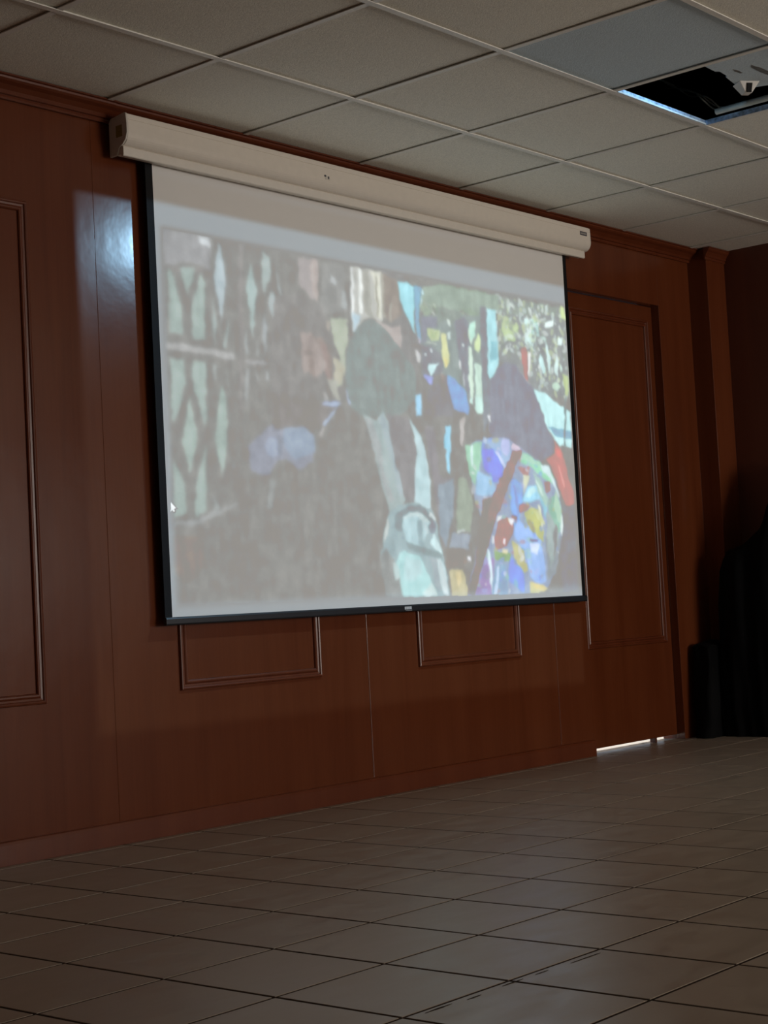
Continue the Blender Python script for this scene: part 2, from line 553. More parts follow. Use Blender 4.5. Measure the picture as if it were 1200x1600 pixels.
# outlines of the projected picture, (colour, flat list of u v on the cloth, 0..2000)
PICTURE = [
 ((148,149,146),(30,1712,2008,1694,1981,21,-1,52)),
 ((165,167,168),(33,1713,213,1707,203,1555,172,1574,103,1573,30,1546)),
 ((209,216,219),(163,1704,209,1706,207,1656,193,1669,169,1681)),
 ((150,149,147),(34,1547,207,1564,192,1540,33,1531)),
 ((157,156,154),(321,1705,343,1705,310,928,296,926)),
 ((171,186,181),(84,1549,147,1554,116,1432)),
 ((171,186,181),(43,1533,56,1527,88,1378,86,1248,39,1249)),
 ((171,186,181),(171,1540,183,1493,172,1236,124,1237,126,1385)),
 ((187,202,207),(245,1709,270,1534,241,1329,219,1525)),
 ((171,183,181),(212,1432,222,1334,210,1216,204,1323)),
 ((171,183,181),(270,1350,270,1274,257,1206,246,1221)),
 ((179,181,180),(21,1210,285,1189,287,1160,20,1182)),
 ((171,186,181),(38,1136,89,1139,88,1021,41,848,34,864)),
 ((171,186,181),(120,1139,172,1133,164,850,121,1001)),
 ((174,181,179),(200,1132,214,1134,207,1051,197,1066)),
 ((174,181,179),(253,1130,263,1007,253,1039)),
 ((173,189,183),(103,971,130,787,93,631,65,774)),
 ((173,189,183),(232,1033,249,927,237,728,215,620,195,775,209,924)),
 ((169,183,179),(40,909,53,910,40,845)),
 ((169,183,179),(139,917,163,920,160,838)),
 ((171,186,181),(34,685,68,590,69,446,25,430)),
 ((171,186,181),(157,764,148,463,103,438,108,567)),
 ((168,175,174),(180,545,195,480,183,456)),
 ((170,175,176),(264,688,266,655,252,654)),
 ((166,170,170),(183,464,271,506,270,494,183,443,91,398,23,398,24,414,99,422)),
 ((178,196,194),(368,1625,391,1505,366,1271,346,1497)),
 ((180,193,191),(418,1695,454,1664,451,1594,424,1485,417,1501)),
 ((177,186,187),(470,1658,497,1481,483,1513)),
 ((182,194,195),(455,1508,472,1459,453,1370,435,1436)),
 ((171,179,180),(336,1352,344,1201,333,1191)),
 ((171,179,180),(384,1274,385,1189,377,1196)),
 ((175,182,184),(420,1399,431,1332,415,1193,408,1286)),
 ((172,174,175),(331,1165,418,1167,413,1150,334,1149)),
 ((170,175,175),(330,1123,344,1116,326,946,321,1013)),
 ((174,179,180),(371,1128,384,1078,376,1077)),
 ((183,189,190),(412,1124,427,1117,423,1083,410,1086)),
 ((172,168,167),(573,1696,662,1696,652,1489,621,1511,575,1564)),
 ((190,182,178),(633,1699,662,1701,652,1489,633,1522)),
 ((157,159,157),(678,1690,787,1694,784,1457,666,1438)),
 ((189,195,196),(721,1636,737,1630,744,1595,731,1584,717,1604)),
 ((177,183,183),(768,1572,785,1566,784,1475,759,1480)),
 ((149,149,147),(462,1475,581,1517,668,1474,739,1234,747,1056,557,993,434,1024,435,1230)),
 ((168,184,215),(670,1004,728,1000,640,886)),
 ((184,198,228),(765,1075,790,1074,791,1006,774,1000)),
 ((181,183,183),(660,1047,672,1048,683,1014,666,1008)),
 ((162,167,166),(409,619,431,603,418,484,391,475)),
 ((149,142,135),(21,350,123,350,132,229,67,151,15,193)),
 ((150,150,148),(494,1495,569,1512,628,1480,642,1449,584,1344,563,1222,573,1100,440,1085,433,1266,460,1371)),
 ((158,149,144),(613,1332,635,1310,659,1322,691,1276,704,1219,704,1135,690,1092,678,1149,668,1190,641,1261)),
 ((165,152,148),(649,1279,684,1288,687,1175,695,1113,680,1112,665,1214)),
 ((172,164,160),(572,1326,614,1336,642,1286,666,1235,658,1138,634,1123,604,1128,589,1139,574,1137,567,1222)),
 ((156,148,144),(579,1238,613,1241,628,1230,600,1214,578,1224)),
 ((158,149,144),(600,1206,619,1208,621,1167,623,1126,597,1131)),
 ((184,177,173),(661,1201,680,1191,676,1157,663,1160)),
 ((183,192,177),(710,1418,785,1430,784,1314,768,1249,760,1150,745,1098,713,1073,744,1224,727,1281,710,1346)),
 ((178,174,166),(692,1407,705,1396,701,1349,691,1360)),
 ((189,188,172),(708,1228,731,1218,761,1184,754,1120,733,1096,707,1115,718,1179)),
 ((177,180,172),(676,1120,722,1108,724,1053,738,1021,722,1015,700,1051,686,1083)),
 ((184,184,181),(661,1051,683,1016,679,1007,657,1034)),
 ((196,215,250),(764,1070,788,1077,793,1009,780,1004,770,1037)),
 ((177,191,218),(651,996,710,1010,741,1000,696,967,642,962)),
 ((158,163,174),(325,762,354,806,422,868,470,888,509,912,556,879,604,833,610,769,593,703,547,669,518,678,481,714,443,706,412,642,370,630,329,654)),
 ((158,172,188),(479,873,528,898,556,873,603,828,610,764,579,735,520,710,483,751,471,814)),
 ((168,179,196),(405,809,452,812,456,781,444,728,420,711,402,736,394,767)),
 ((150,157,168),(457,818,479,830,468,739,453,728,445,759)),
 ((175,172,169),(517,966,560,959,606,882,586,881,549,921)),
 ((179,197,223),(676,997,727,996,694,933,656,886,637,901,650,962)),
 ((193,212,241),(659,946,690,960,678,915,646,896)),
 ((181,180,179),(651,886,658,878,638,828,623,829)),
 ((149,150,149),(955,1738,1072,1710,1137,1335,1111,1115,1062,1002,1012,1104,989,1458)),
 ((192,195,190),(813,1696,960,1696,961,1454,947,1437,894,1450,852,1423,807,1360,809,1500)),
 ((238,244,244),(814,1695,826,1695,819,1390,807,1367)),
 ((238,244,241),(849,1696,869,1693,861,1466,845,1471)),
 ((175,177,170),(872,1693,899,1691,911,1453,868,1474)),
 ((220,223,210),(906,1693,953,1691,954,1453,928,1456,921,1660)),
 ((163,163,153),(928,1668,937,1670,938,1457,929,1456)),
 ((157,151,144),(960,1692,1041,1668,1053,1490,1002,1446,962,1468)),
 ((179,180,170),(960,1689,970,1689,969,1462,958,1460)),
 ((177,178,170),(997,1545,1006,1543,1001,1446,992,1459)),
 ((198,221,232),(808,1465,854,1458,810,1361)),
 ((186,180,177),(1001,1417,1043,1434,1044,1316,1011,1347,946,1423,880,1441,960,1432)),
 ((147,158,156),(810,1368,852,1416,900,1437,953,1417,998,1360,1050,1295,1108,1201,1112,1144,1101,1070,1062,1002,1005,961,829,947,785,991,764,1079,770,1217,791,1303)),
 ((175,230,241),(1044,1658,1083,1665,1125,1647,1116,1405,1099,1432,1062,1527,1044,1582)),
 ((125,184,208),(1125,1654,1161,1653,1144,1541,1145,1358,1126,1392,1124,1552)),
 ((196,237,248),(1165,1647,1173,1612,1147,1527)),
 ((183,183,197),(1127,1407,1143,1380,1145,1351,1132,1357)),
 ((201,201,206),(1115,1325,1141,1285,1136,1248,1119,1260)),
 ((153,171,154),(1168,1647,1258,1686,1519,1687,1508,1493,1432,1542,1342,1573,1277,1488,1241,1512,1235,1541,1179,1583)),
 ((146,149,160),(1160,1499,1241,1505,1245,1446,1171,1428,1155,1338,1240,1349,1240,1231,1148,1206)),
 ((231,240,239),(1168,1578,1244,1572,1283,1593,1279,1584,1244,1563,1207,1560)),
 ((231,240,239),(1165,1581,1234,1511,1230,1502)),
 ((209,243,235),(1394,1415,1438,1513,1451,1454,1476,1419,1464,1015,1433,1012,1412,1056,1393,1069)),
 ((199,221,153),(1443,1453,1466,1456,1472,1350,1445,1362)),
 ((145,152,158),(1341,1566,1400,1522,1391,1370,1391,1234,1390,1084,1360,1216,1332,1399)),
 ((149,152,152),(1423,1450,1436,1452,1429,1224,1423,1049,1410,1048,1422,1298)),
 ((165,176,230),(1148,1199,1205,1183,1195,1142,1177,1140,1150,1170)),
 ((144,145,148),(1169,1121,1229,1156,1247,1217,1284,1207,1286,1118,1294,986,1146,973)),
 ((160,152,147),(1239,1209,1265,1212,1262,1160,1243,1143)),
 ((129,177,220),(1276,1199,1317,1203,1356,1148,1372,1164,1387,1031,1382,1001,1296,1023,1292,1097,1276,1132)),
 ((167,212,238),(1102,1078,1131,1088,1132,979,1103,970)),
 ((158,169,162),(1558,1676,1998,1677,1994,1620,1906,1588,1747,1581,1605,1584,1552,1575)),
 ((153,159,159),(1586,1576,1995,1641,1992,1158,1769,1136,1712,1232,1679,1291,1575,1316)),
 ((195,216,173),(1594,1552,1643,1568,1703,1527,1695,1475,1671,1442,1613,1434,1594,1490)),
 ((208,236,233),(1733,1582,1821,1592,1824,1493,1804,1473,1794,1391,1768,1409,1733,1438)),
 ((185,225,219),(1778,1577,1821,1588,1820,1501,1782,1487)),
 ((215,246,245),(1772,1469,1804,1473,1795,1399,1777,1410)),
 ((215,235,176),(1969,1685,1997,1681,1997,1606,1968,1611)),
 ((186,125,124),(1709,1403,1741,1407,1740,1320,1738,1222,1720,1228,1712,1316)),
 ((236,240,238),(1749,1389,1766,1383,1753,1236,1741,1265)),
 ((232,226,226),(1692,1280,1712,1240,1759,1195,1741,1193,1706,1218)),
 ((210,246,245),(1827,1395,1838,1353,1852,1278,1833,1275,1810,1346)),
 ((215,244,242),(1860,1481,1886,1372,1881,1290,1864,1322,1862,1365)),
 ((198,227,220),(1812,1444,1854,1459,1865,1482,1852,1493,1819,1484,1855,1472,1850,1463)),
 ((220,246,243),(1926,1395,1938,1361,1927,1260,1908,1297)),
 ((215,242,232),(1951,1346,1963,1312,1953,1293,1943,1323)),
 ((206,236,217),(1886,1225,1916,1241,1938,1213,1912,1185,1889,1195)),
 ((225,249,246),(1942,1502,1976,1498,1958,1451,1935,1457)),
 ((236,255,253),(1867,1577,1920,1603,1920,1564,1888,1550,1869,1543)),
 ((194,212,162),(1957,1290,1995,1281,1989,1158,1969,1173)),
 ((152,164,162),(1155,1496,1344,1545,1516,1553,1571,1400,1555,1208,1495,1188,1461,1105,1389,1098,1323,1183,1224,1217,1142,1185)),
 ((150,154,164),(1154,1492,1236,1509,1237,1455,1182,1437,1179,1365,1151,1352)),
 ((146,151,158),(1333,1524,1385,1533,1407,1499,1405,1377,1394,1098,1368,1142,1341,1323,1333,1432)),
 ((147,151,156),(1146,1342,1196,1349,1248,1311,1261,1221,1223,1194,1142,1190)),
 ((162,178,167),(1167,1652,1250,1680,1361,1682,1588,1679,1583,1602,1519,1591,1477,1547,1422,1590,1344,1554,1279,1543,1244,1574,1172,1580)),
 ((150,161,155),(1244,1565,1345,1563,1371,1530,1312,1484,1276,1497,1238,1464)),
 ((199,214,173),(1182,1437,1246,1442,1238,1387,1197,1372,1185,1402)),
 ((178,194,159),(1200,1422,1232,1431,1225,1389,1193,1389)),
 ((207,216,206),(1179,1365,1233,1368,1232,1361,1174,1355)),
 ((218,223,175),(1249,1420,1281,1425,1282,1361,1298,1317,1291,1271,1271,1241,1254,1266,1255,1357)),
 ((228,217,158),(1260,1294,1279,1292,1279,1251,1267,1245)),
 ((218,238,217),(1405,1461,1439,1518,1450,1496,1424,1380,1407,1406)),
 ((215,238,222),(1400,1377,1418,1361,1423,1287,1415,1100,1394,1098,1394,1237)),
 ((215,235,187),(1434,1381,1462,1460,1477,1378,1456,1347,1437,1354)),
 ((208,236,222),(1433,1288,1471,1283,1473,1143,1471,1106,1427,1101)),
 ((186,225,229),(1516,1553,1567,1571,1572,1419,1562,1328,1564,1280,1510,1203,1504,1297)),
 ((215,249,252),(1181,1253,1236,1264,1206,1215,1187,1186,1175,1220)),
 ((230,246,250),(1193,1337,1206,1337,1203,1314,1194,1315)),
 ((235,250,253),(1158,1306,1173,1305,1170,1294,1159,1295)),
 ((235,250,250),(1367,1384,1377,1383,1374,1369,1367,1370)),
 ((235,239,238),(1344,1295,1355,1288,1353,1246,1346,1245)),
 ((225,229,232),(1364,1243,1372,1211,1369,1155,1362,1164)),
 ((212,216,215),(1106,1323,1142,1270,1137,1247,1120,1267)),
 ((215,229,222),(1293,1504,1306,1502,1304,1460,1294,1482)),
 ((215,234,229),(1291,1435,1305,1442,1301,1400,1289,1398)),
 ((145,152,158),(1477,1605,1519,1603,1502,1238,1513,1206,1496,991,1461,907,1468,1234)),
 ((185,234,241),(1519,1595,1566,1594,1565,1436,1570,1295,1513,1206,1502,1238)),
 ((155,206,216),(1530,1423,1569,1420,1563,1328,1519,1306)),
 ((195,236,221),(1411,1488,1447,1526,1442,1443,1414,1390)),
 ((204,247,249),(1759,1182,1832,1164,1959,1090,1996,1067,1990,857,1907,869,1838,968,1808,1076)),
 ((141,185,206),(1847,968,1994,958,1993,910,1886,920)),
 ((133,149,149),(1967,1160,1978,1162,1949,863,1938,863)),
 ((152,210,236),(1249,923,1278,933,1271,814,1239,812)),
 ((191,187,183),(1341,978,1362,988,1340,826,1328,825)),
 ((164,165,168),(1146,915,1186,926,1187,809,1156,807)),
 ((147,151,162),(1569,1279,1615,1313,1677,1308,1709,1245,1768,1183,1807,1068,1846,951,1905,852,1508,828,1505,992,1499,1114,1517,1207)),
 ((225,231,236),(1490,1007,1501,1008,1506,910,1497,905)),
 ((152,151,154),(1136,912,1193,901,1202,661,1275,650,1257,459,1210,284,1192,356,1175,573)),
 ((156,170,180),(1192,614,1282,650,1264,459,1221,284,1192,356)),
 ((169,222,245),(1250,928,1279,930,1261,671,1244,692)),
 ((194,192,190),(1331,971,1362,981,1337,823,1326,830)),
 ((151,151,152),(950,968,1060,956,1093,786,1073,528,1023,527,985,709)),
 ((171,187,187),(836,958,894,928,937,974,955,933,985,709,1023,527,980,484,938,469,900,650,870,843)),
 ((192,218,223),(1060,956,1113,881,1142,767,1155,602,1149,486,1072,521,1075,642,1092,765,1084,872)),
 ((164,185,189),(938,469,981,505,1072,524,1149,486,1174,429,1200,241,1222,110,1226,33,903,52,886,233,918,406)),
 ((141,153,156),(964,385,979,470,1036,506,1107,507,1161,450,1170,407,1142,371,1104,457,1041,470,1006,449,995,371)),
 ((185,214,220),(1006,449,1041,470,1104,450,1145,421,1121,371,1088,293,1026,314,1001,371)),
 ((159,181,186),(1074,428,1103,435,1096,300,1075,307)),
 ((184,225,226),(997,280,1078,243,1116,156,1160,36,984,45,952,210)),
 ((146,163,165),(1013,322,1194,262,1192,212,1135,242,1025,286)),
 ((200,223,227),(1178,234,1205,190,1218,37,1197,46,1153,177)),
 ((211,240,243),(1156,364,1188,284,1197,248,1139,313)),
 ((158,163,162),(912,288,965,203,985,48,903,52,886,233)),
 ((165,177,164),(1305,658,1350,653,1380,505,1357,371,1282,371,1279,459)),
 ((165,176,187),(1259,364,1356,356,1336,275,1232,284)),
 ((152,141,132),(1224,276,1313,268,1325,201,1219,182)),
 ((198,194,163),(1226,167,1300,173,1324,62,1322,18,1240,22)),
 ((161,176,199),(1376,841,1450,873,1561,891,1634,864,1693,825,1790,758,1851,709,1885,615,1907,454,1891,336,1837,133,1785,55,1658,21,1322,20,1343,135,1387,284,1417,435,1388,545,1374,682)),
 ((170,216,191),(1355,832,1449,859,1436,754,1392,614,1367,682)),
 ((216,251,242),(1383,827,1397,821,1391,731,1381,731)),
 ((164,190,220),(1457,874,1605,884,1615,792,1566,732,1526,808)),
 ((119,156,239),(1447,824,1520,822,1558,725,1547,661,1503,659,1448,713)),
 ((167,205,235),(1411,697,1503,659,1505,576,1396,566)),
 ((221,208,229),(1619,860,1663,844,1646,815,1617,824)),
 ((162,225,188),(1685,817,1790,758,1858,702,1862,644,1800,671,1733,726,1659,765)),
 ((175,141,140),(1641,736,1718,732,1706,667,1669,694)),
 ((212,218,192),(1677,688,1715,682,1709,653,1679,609,1670,580)),
 ((125,181,238),(1608,678,1659,644,1668,551,1639,451,1658,266,1682,152,1617,338,1591,521)),
 ((170,226,251),(1696,624,1759,640,1769,554,1721,538,1660,537)),
 ((165,198,248),(1623,437,1711,380,1763,337,1779,91,1738,64,1680,123,1658,266,1595,352)),
 ((158,210,229),(1759,640,1816,540,1801,438,1769,554)),
 ((177,134,131),(1799,649,1839,658,1840,606,1811,591)),
 ((152,194,177),(1817,555,1883,586,1905,424,1867,336,1825,438)),
 ((156,166,172),(1787,337,1861,373,1891,336,1837,133,1787,84)),
 ((195,201,136),(1671,480,1735,510,1779,467,1777,308,1733,351,1683,416)),
 ((232,238,208),(1752,524,1767,517,1784,409,1773,373)),
 ((175,127,127),(1640,522,1705,523,1704,509,1664,480,1641,480)),
 ((176,110,106),(1510,415,1564,450,1606,408,1588,352,1555,296,1494,269,1491,338)),
 ((243,243,248),(1535,338,1553,338,1547,296,1533,303)),
 ((246,252,255),(1571,443,1600,422,1594,394,1580,408)),
 ((151,180,128),(1479,262,1574,253,1564,204,1483,213)),
 ((193,193,147),(1586,324,1658,259,1667,159,1643,139,1595,225)),
 ((125,168,242),(1574,239,1643,139,1644,33,1572,92,1547,107)),
 ((148,180,207),(1489,192,1548,191,1538,23,1443,28)),
 ((220,236,255),(1496,185,1507,185,1480,33,1469,34)),
 ((167,149,191),(1434,228,1477,227,1451,27,1358,32)),
 ((205,204,158),(1678,95,1723,65,1776,48,1720,18,1674,24)),
 ((147,128,125),(1434,546,1505,569,1474,422,1401,284,1323,33,1386,270)),
 ((163,114,111),(1623,814,1677,824,1573,606,1497,436,1418,215,1351,32,1330,40,1444,408,1481,547,1565,711)),
 ((149,124,122),(1444,408,1497,436,1418,215,1351,32,1323,40)),
 ((147,151,162),(1626,978,1821,993,1878,887,1873,813,1816,788,1790,758,1693,825,1619,870,1591,897,1495,897,1492,967)),
 ((195,125,120),(1879,895,1931,824,1955,691,1985,588,1981,529,1927,520,1887,645,1845,753,1823,781,1882,821)),
 ((142,146,151),(1911,520,1985,521,1974,40,1878,22,1878,263)),
 ((146,144,142),(434,1024,557,993,719,981,640,886,434,853)),
 ((195,216,242),(1458,885,1477,886,1475,856,1456,857)),
 ((189,198,235),(1567,886,1606,883,1605,814,1581,788,1551,830)),
 ((229,215,230),(1625,865,1669,834,1662,824,1616,834)),
 ((209,218,248),(1511,815,1536,810,1577,732,1564,725)),
 ((220,239,242),(1383,838,1395,838,1385,717,1379,717)),
 ((116,154,227),(1496,673,1562,694,1520,637,1494,636)),
 ((128,178,219),(1618,653,1650,629,1660,580,1635,591)),
 ((113,159,203),(1614,628,1624,628,1640,467,1630,461)),
 ((215,239,242),(1780,754,1835,744,1870,637,1894,573,1883,573,1844,674,1798,711)),
 ((181,225,203),(1675,815,1787,761,1786,736,1712,757,1667,793)),
 ((173,206,195),(1736,714,1781,659,1822,546,1806,507,1763,595)),
 ((215,239,232),(1747,670,1760,658,1796,571,1789,564)),
 ((200,239,242),(1703,612,1731,626,1757,608,1714,569,1680,568)),
 ((186,221,199),(1868,611,1897,509,1901,399,1871,431,1855,521)),
 ((235,250,248),(1899,483,1907,444,1893,335,1884,367)),
 ((170,186,185),(1804,482,1843,444,1873,354,1844,240,1811,164,1799,291)),
 ((150,152,152),(1856,418,1868,386,1855,291,1836,227,1838,355)),
 ((243,250,250),(1515,453,1535,460,1527,429,1507,423)),
 ((243,247,253),(1573,442,1605,436,1604,417,1584,405)),
 ((166,96,104),(1593,460,1626,461,1619,442,1586,448)),
 ((232,239,242),(1474,356,1486,349,1487,307,1474,307)),
 ((212,220,165),(1710,512,1749,481,1787,431,1792,405,1747,443)),
 ((167,165,111),(1678,436,1699,443,1736,380,1721,361)),
 ((235,228,195),(1534,282,1562,269,1554,245,1529,258)),
 ((120,120,149),(1692,330,1739,330,1738,311,1698,317)),
 ((215,229,255),(1697,305,1751,298,1734,242,1694,255)),
 ((243,247,255),(1327,243,1351,237,1344,207,1332,219)),
 ((225,250,255),(1444,271,1456,271,1463,113,1455,41,1447,114)),
 ((199,223,251),(1496,179,1508,179,1484,40,1471,40)),
 ((226,214,157),(1684,93,1724,79,1790,51,1762,33,1708,55)),
 ((228,216,174),(1256,156,1286,161,1290,119,1270,85)),
 ((227,141,135),(1885,869,1911,832,1915,787,1895,805)),
 ((228,170,165),(1892,766,1912,741,1934,639,1925,613)),
 ((235,250,253),(1286,377,1326,380,1325,371,1286,368)),
 ((174,182,183),(844,944,877,929,918,804,922,671,968,527,938,514,910,647,882,784)),
 ((173,189,194),(913,950,938,970,958,898,984,729,1017,553,988,570,961,734)),
 ((200,225,230),(1084,895,1106,860,1121,786,1096,791)),
 ((191,219,224),(1095,766,1137,743,1143,506,1118,506,1090,567)),
 ((214,227,228),(1144,469,1176,432,1169,419,1140,450)),
 ((199,219,220),(1005,449,1073,474,1127,444,1144,419,1101,425,1072,455,1011,436)),
 ((195,213,216),(1101,425,1125,406,1129,363,1117,369)),
 ((201,225,228),(1157,369,1183,319,1192,263,1168,282)),
 ((140,155,158),(964,442,983,473,999,442,995,369,972,375)),
 ((142,151,159),(1140,406,1170,431,1167,369,1141,357)),
 ((208,219,217),(922,430,934,442,924,351,907,321)),
 ((195,217,217),(946,224,969,199,971,139,947,128)),
 ((209,229,228),(1133,102,1161,39,1105,36,1081,49)),
 ((191,221,224),(1001,247,1078,221,1087,159,1049,124,995,126)),
 ((207,223,226),(1160,244,1188,194,1214,93,1217,30,1193,44,1180,163)),
 ((168,182,187),(1128,239,1159,232,1188,69,1156,70)),
]
LEAF_A = (1558, 1676, 1997, 1673, 1996, 1137, 1796, 1186, 1715, 1347, 1572, 1329)
LEAF_B = (1167, 1633, 1518, 1671, 1490, 1460, 1398, 1476, 1244, 1424, 1160, 1499)
LEAF_C = (1159, 1412, 1272, 1391, 1246, 1203, 1147, 1191)
POINTER = (14, 503, 34, 476, 25, 471, 28, 462, 22, 460, 19, 468, 13, 460)
POINTER_EDGE = (10, 512, 41, 473, 31, 468, 34, 455, 20, 452, 18, 460, 8, 449)
RASTER_EDGE = [(30, 1712), (2008, 1694), (1981, 21), (-1, 52)]

CABLES = [
 ([(5.21, -1.014, 2.6), (5.218, -1.086, 2.55), (5.248, -1.14, 2.5), (5.201, -1.223, 2.47), (5.227, -1.253, 2.44), (5.253, -1.262, 2.41)], 'thin grey cable arching highest inside the dark ceiling opening'),
 ([(5.212, -1.038, 2.58), (5.227, -1.107, 2.53), (5.214, -1.191, 2.49), (5.246, -1.227, 2.45), (5.261, -1.264, 2.43), (5.269, -1.305, 2.41)], 'thin grey cable crossing the middle of the ceiling opening to the tube'),
 ([(5.325, -0.997, 2.58), (5.227, -1.117, 2.53), (5.189, -1.189, 2.49), (5.179, -1.229, 2.45), (5.227, -1.236, 2.43), (5.229, -1.262, 2.41)], 'thin grey cable hanging lowest, nearest the lit corner of the opening'),
]
# painting the projected picture (what the projector throws on the cloth) as a colour per point that the cloth itself gives off
NX, NZ = 760, 560
RAST = RASTER_EDGE
def inside(px, py, poly):
    r = np.zeros(px.shape, bool)
    n = len(poly)
    for i in range(n):
        x1, y1 = poly[i]
        x2, y2 = poly[(i + 1) % n]
        if y1 == y2:
            continue
        c = ((y1 > py) != (y2 > py)) & (px < (x2 - x1) * (py - y1) / (y2 - y1) + x1)
        r ^= c
    return r
def pairs(t):
    return [(t[i], t[i + 1]) for i in range(0, len(t), 2)]
def blur(a, k=1):
    for _ in range(k):
        a = (np.roll(a, 1, 0) + a * 2 + np.roll(a, -1, 0)) / 4
        a = (np.roll(a, 1, 1) + a * 2 + np.roll(a, -1, 1)) / 4
    return a
gu, gv = np.meshgrid(np.linspace(0, 2000, NX), np.linspace(0, 2000, NZ))
rs = np.random.RandomState(4)
def smooth_noise(nx, nz):
    g = rs.rand(nz + 3, nx + 3)
    x, y = gu / 2000 * nx, gv / 2000 * nz
    i, j = x.astype(int), y.astype(int)
    fx, fy = x - i, y - j
    fx, fy = fx * fx * (3 - 2 * fx), fy * fy * (3 - 2 * fy)
    return (g[j, i] * (1 - fx) + g[j, i + 1] * fx) * (1 - fy) + (g[j + 1, i] * (1 - fx) + g[j + 1, i + 1] * fx) * fy
# wobble the outlines a little so they read as photographed, not cut out
wu = gu + (smooth_noise(90, 60) - .5) * 9 + (smooth_noise(200, 140) - .5) * 4
wv = gv + (smooth_noise(90, 60) - .5) * 12 + (smooth_noise(200, 140) - .5) * 4
STREAK = (smooth_noise(120, 28) - .5 + (smooth_noise(55, 60) - .5) * .8)[..., None]
img = np.zeros((NZ, NX, 3))
img[:] = np.array((148, 149, 144)) / 255
def paint(poly, col, k=1, op=1.0, uu=None, vvv=None):
    a = inside(wu if uu is None else uu, wv if vvv is None else vvv, poly).astype(float)
    a = blur(a, k)[..., None] * op
    tex = 1 + STREAK * .09
    img[:] = img * (1 - a) + np.array(col) / 255 * a * tex
def leaves(sets):
    for reg, n, cols, sz in sets:
        P = pairs(reg)
        us, vs = [p[0] for p in P], [p[1] for p in P]
        for _ in range(n):
            cu, cv = rs.uniform(min(us), max(us)), rs.uniform(min(vs), max(vs))
            if not inside(np.array([cu]), np.array([cv]), P)[0]:
                continue
            a = sz * rs.uniform(.3, 1)
            b = a * rs.uniform(1, 2.2)
            an = rs.uniform(0, PI)
            du, dv = gu - cu, (gv - cv)
            q = ((du * math.cos(an) + dv * .7 * math.sin(an)) / a) ** 2 + ((-du * math.sin(an) + dv * .7 * math.cos(an)) / b) ** 2
            al = np.clip(1.5 - q, 0, 1)[..., None] * .55
            c = np.array(cols[rs.randint(len(cols))]) / 255
            img[:] = img * (1 - al) + c * al
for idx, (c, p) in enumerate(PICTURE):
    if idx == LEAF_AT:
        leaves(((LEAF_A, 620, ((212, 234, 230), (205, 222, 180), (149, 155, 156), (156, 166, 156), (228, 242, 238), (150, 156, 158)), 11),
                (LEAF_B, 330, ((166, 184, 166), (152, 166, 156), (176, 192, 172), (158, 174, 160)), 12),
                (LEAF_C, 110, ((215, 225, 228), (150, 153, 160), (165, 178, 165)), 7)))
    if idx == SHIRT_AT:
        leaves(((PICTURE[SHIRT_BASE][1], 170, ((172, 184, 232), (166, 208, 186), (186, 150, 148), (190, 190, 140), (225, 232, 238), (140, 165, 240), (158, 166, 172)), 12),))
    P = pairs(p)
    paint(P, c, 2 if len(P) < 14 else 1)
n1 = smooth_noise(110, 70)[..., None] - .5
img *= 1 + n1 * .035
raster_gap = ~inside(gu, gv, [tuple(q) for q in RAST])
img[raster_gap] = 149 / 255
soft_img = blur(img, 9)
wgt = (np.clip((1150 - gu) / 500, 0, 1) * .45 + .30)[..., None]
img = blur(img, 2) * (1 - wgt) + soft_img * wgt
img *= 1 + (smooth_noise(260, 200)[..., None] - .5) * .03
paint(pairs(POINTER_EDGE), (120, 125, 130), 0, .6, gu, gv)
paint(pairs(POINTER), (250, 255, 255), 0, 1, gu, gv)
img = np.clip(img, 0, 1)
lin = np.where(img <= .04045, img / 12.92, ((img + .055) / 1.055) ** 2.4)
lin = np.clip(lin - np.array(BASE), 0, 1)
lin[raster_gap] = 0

bm = None
me = bpy.data.meshes.new('cloth_picture')
xs, zs = np.linspace(U0, U1, NX), np.linspace(V0, V1, NZ)
gxm, gzm = np.meshgrid(xs, zs)
# the cloth bellies very slightly
yy = PY + .0015 * np.sin((gzm - V0) / (V1 - V0) * PI)
co = np.stack([gxm, yy, gzm], -1).reshape(-1, 3).astype(np.float32)
ids = np.arange(NX * NZ).reshape(NZ, NX)
q = np.stack([ids[:-1, :-1], ids[:-1, 1:], ids[1:, 1:], ids[1:, :-1]], -1).reshape(-1, 4)
me.vertices.add(len(co))
me.vertices.foreach_set('co', co.ravel())
me.loops.add(q.size)
me.loops.foreach_set('vertex_index', q.ravel().astype(np.int32))
me.polygons.add(len(q))
me.polygons.foreach_set('loop_start', np.arange(0, q.size, 4, dtype=np.int32))
me.polygons.foreach_set('use_smooth', np.ones(len(q), bool))
me.update(calc_edges=True)
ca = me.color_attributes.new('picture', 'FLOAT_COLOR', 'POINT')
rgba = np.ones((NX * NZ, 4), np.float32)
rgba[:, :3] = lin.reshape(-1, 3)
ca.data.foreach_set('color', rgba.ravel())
mt, n_, l_, b_ = new_mat('white_cloth_picture_glow')
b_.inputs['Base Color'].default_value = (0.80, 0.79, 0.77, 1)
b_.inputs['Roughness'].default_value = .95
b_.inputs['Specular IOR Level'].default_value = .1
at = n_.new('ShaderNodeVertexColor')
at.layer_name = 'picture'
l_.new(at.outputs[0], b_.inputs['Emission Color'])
b_.inputs['Emission Strength'].default_value = 1.0  # cloth glows with the picture, in place of reflected projector light
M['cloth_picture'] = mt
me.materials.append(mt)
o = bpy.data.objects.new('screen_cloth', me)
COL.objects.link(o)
def adopt(o, par):
    o.parent = par
    o.matrix_parent_inverse = par.matrix_world.inverted()
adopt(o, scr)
o['label'] = 'white cloth giving off the projected street picture as its own glow'
boxobj('cloth_back', (U0, U1, PY + .002, PY + .0035, V0, 2.225), 'black', scr)
boxobj('side_border', (3.583, U0, PY - .001, PY + .003, .688, 2.225), 'black', scr)
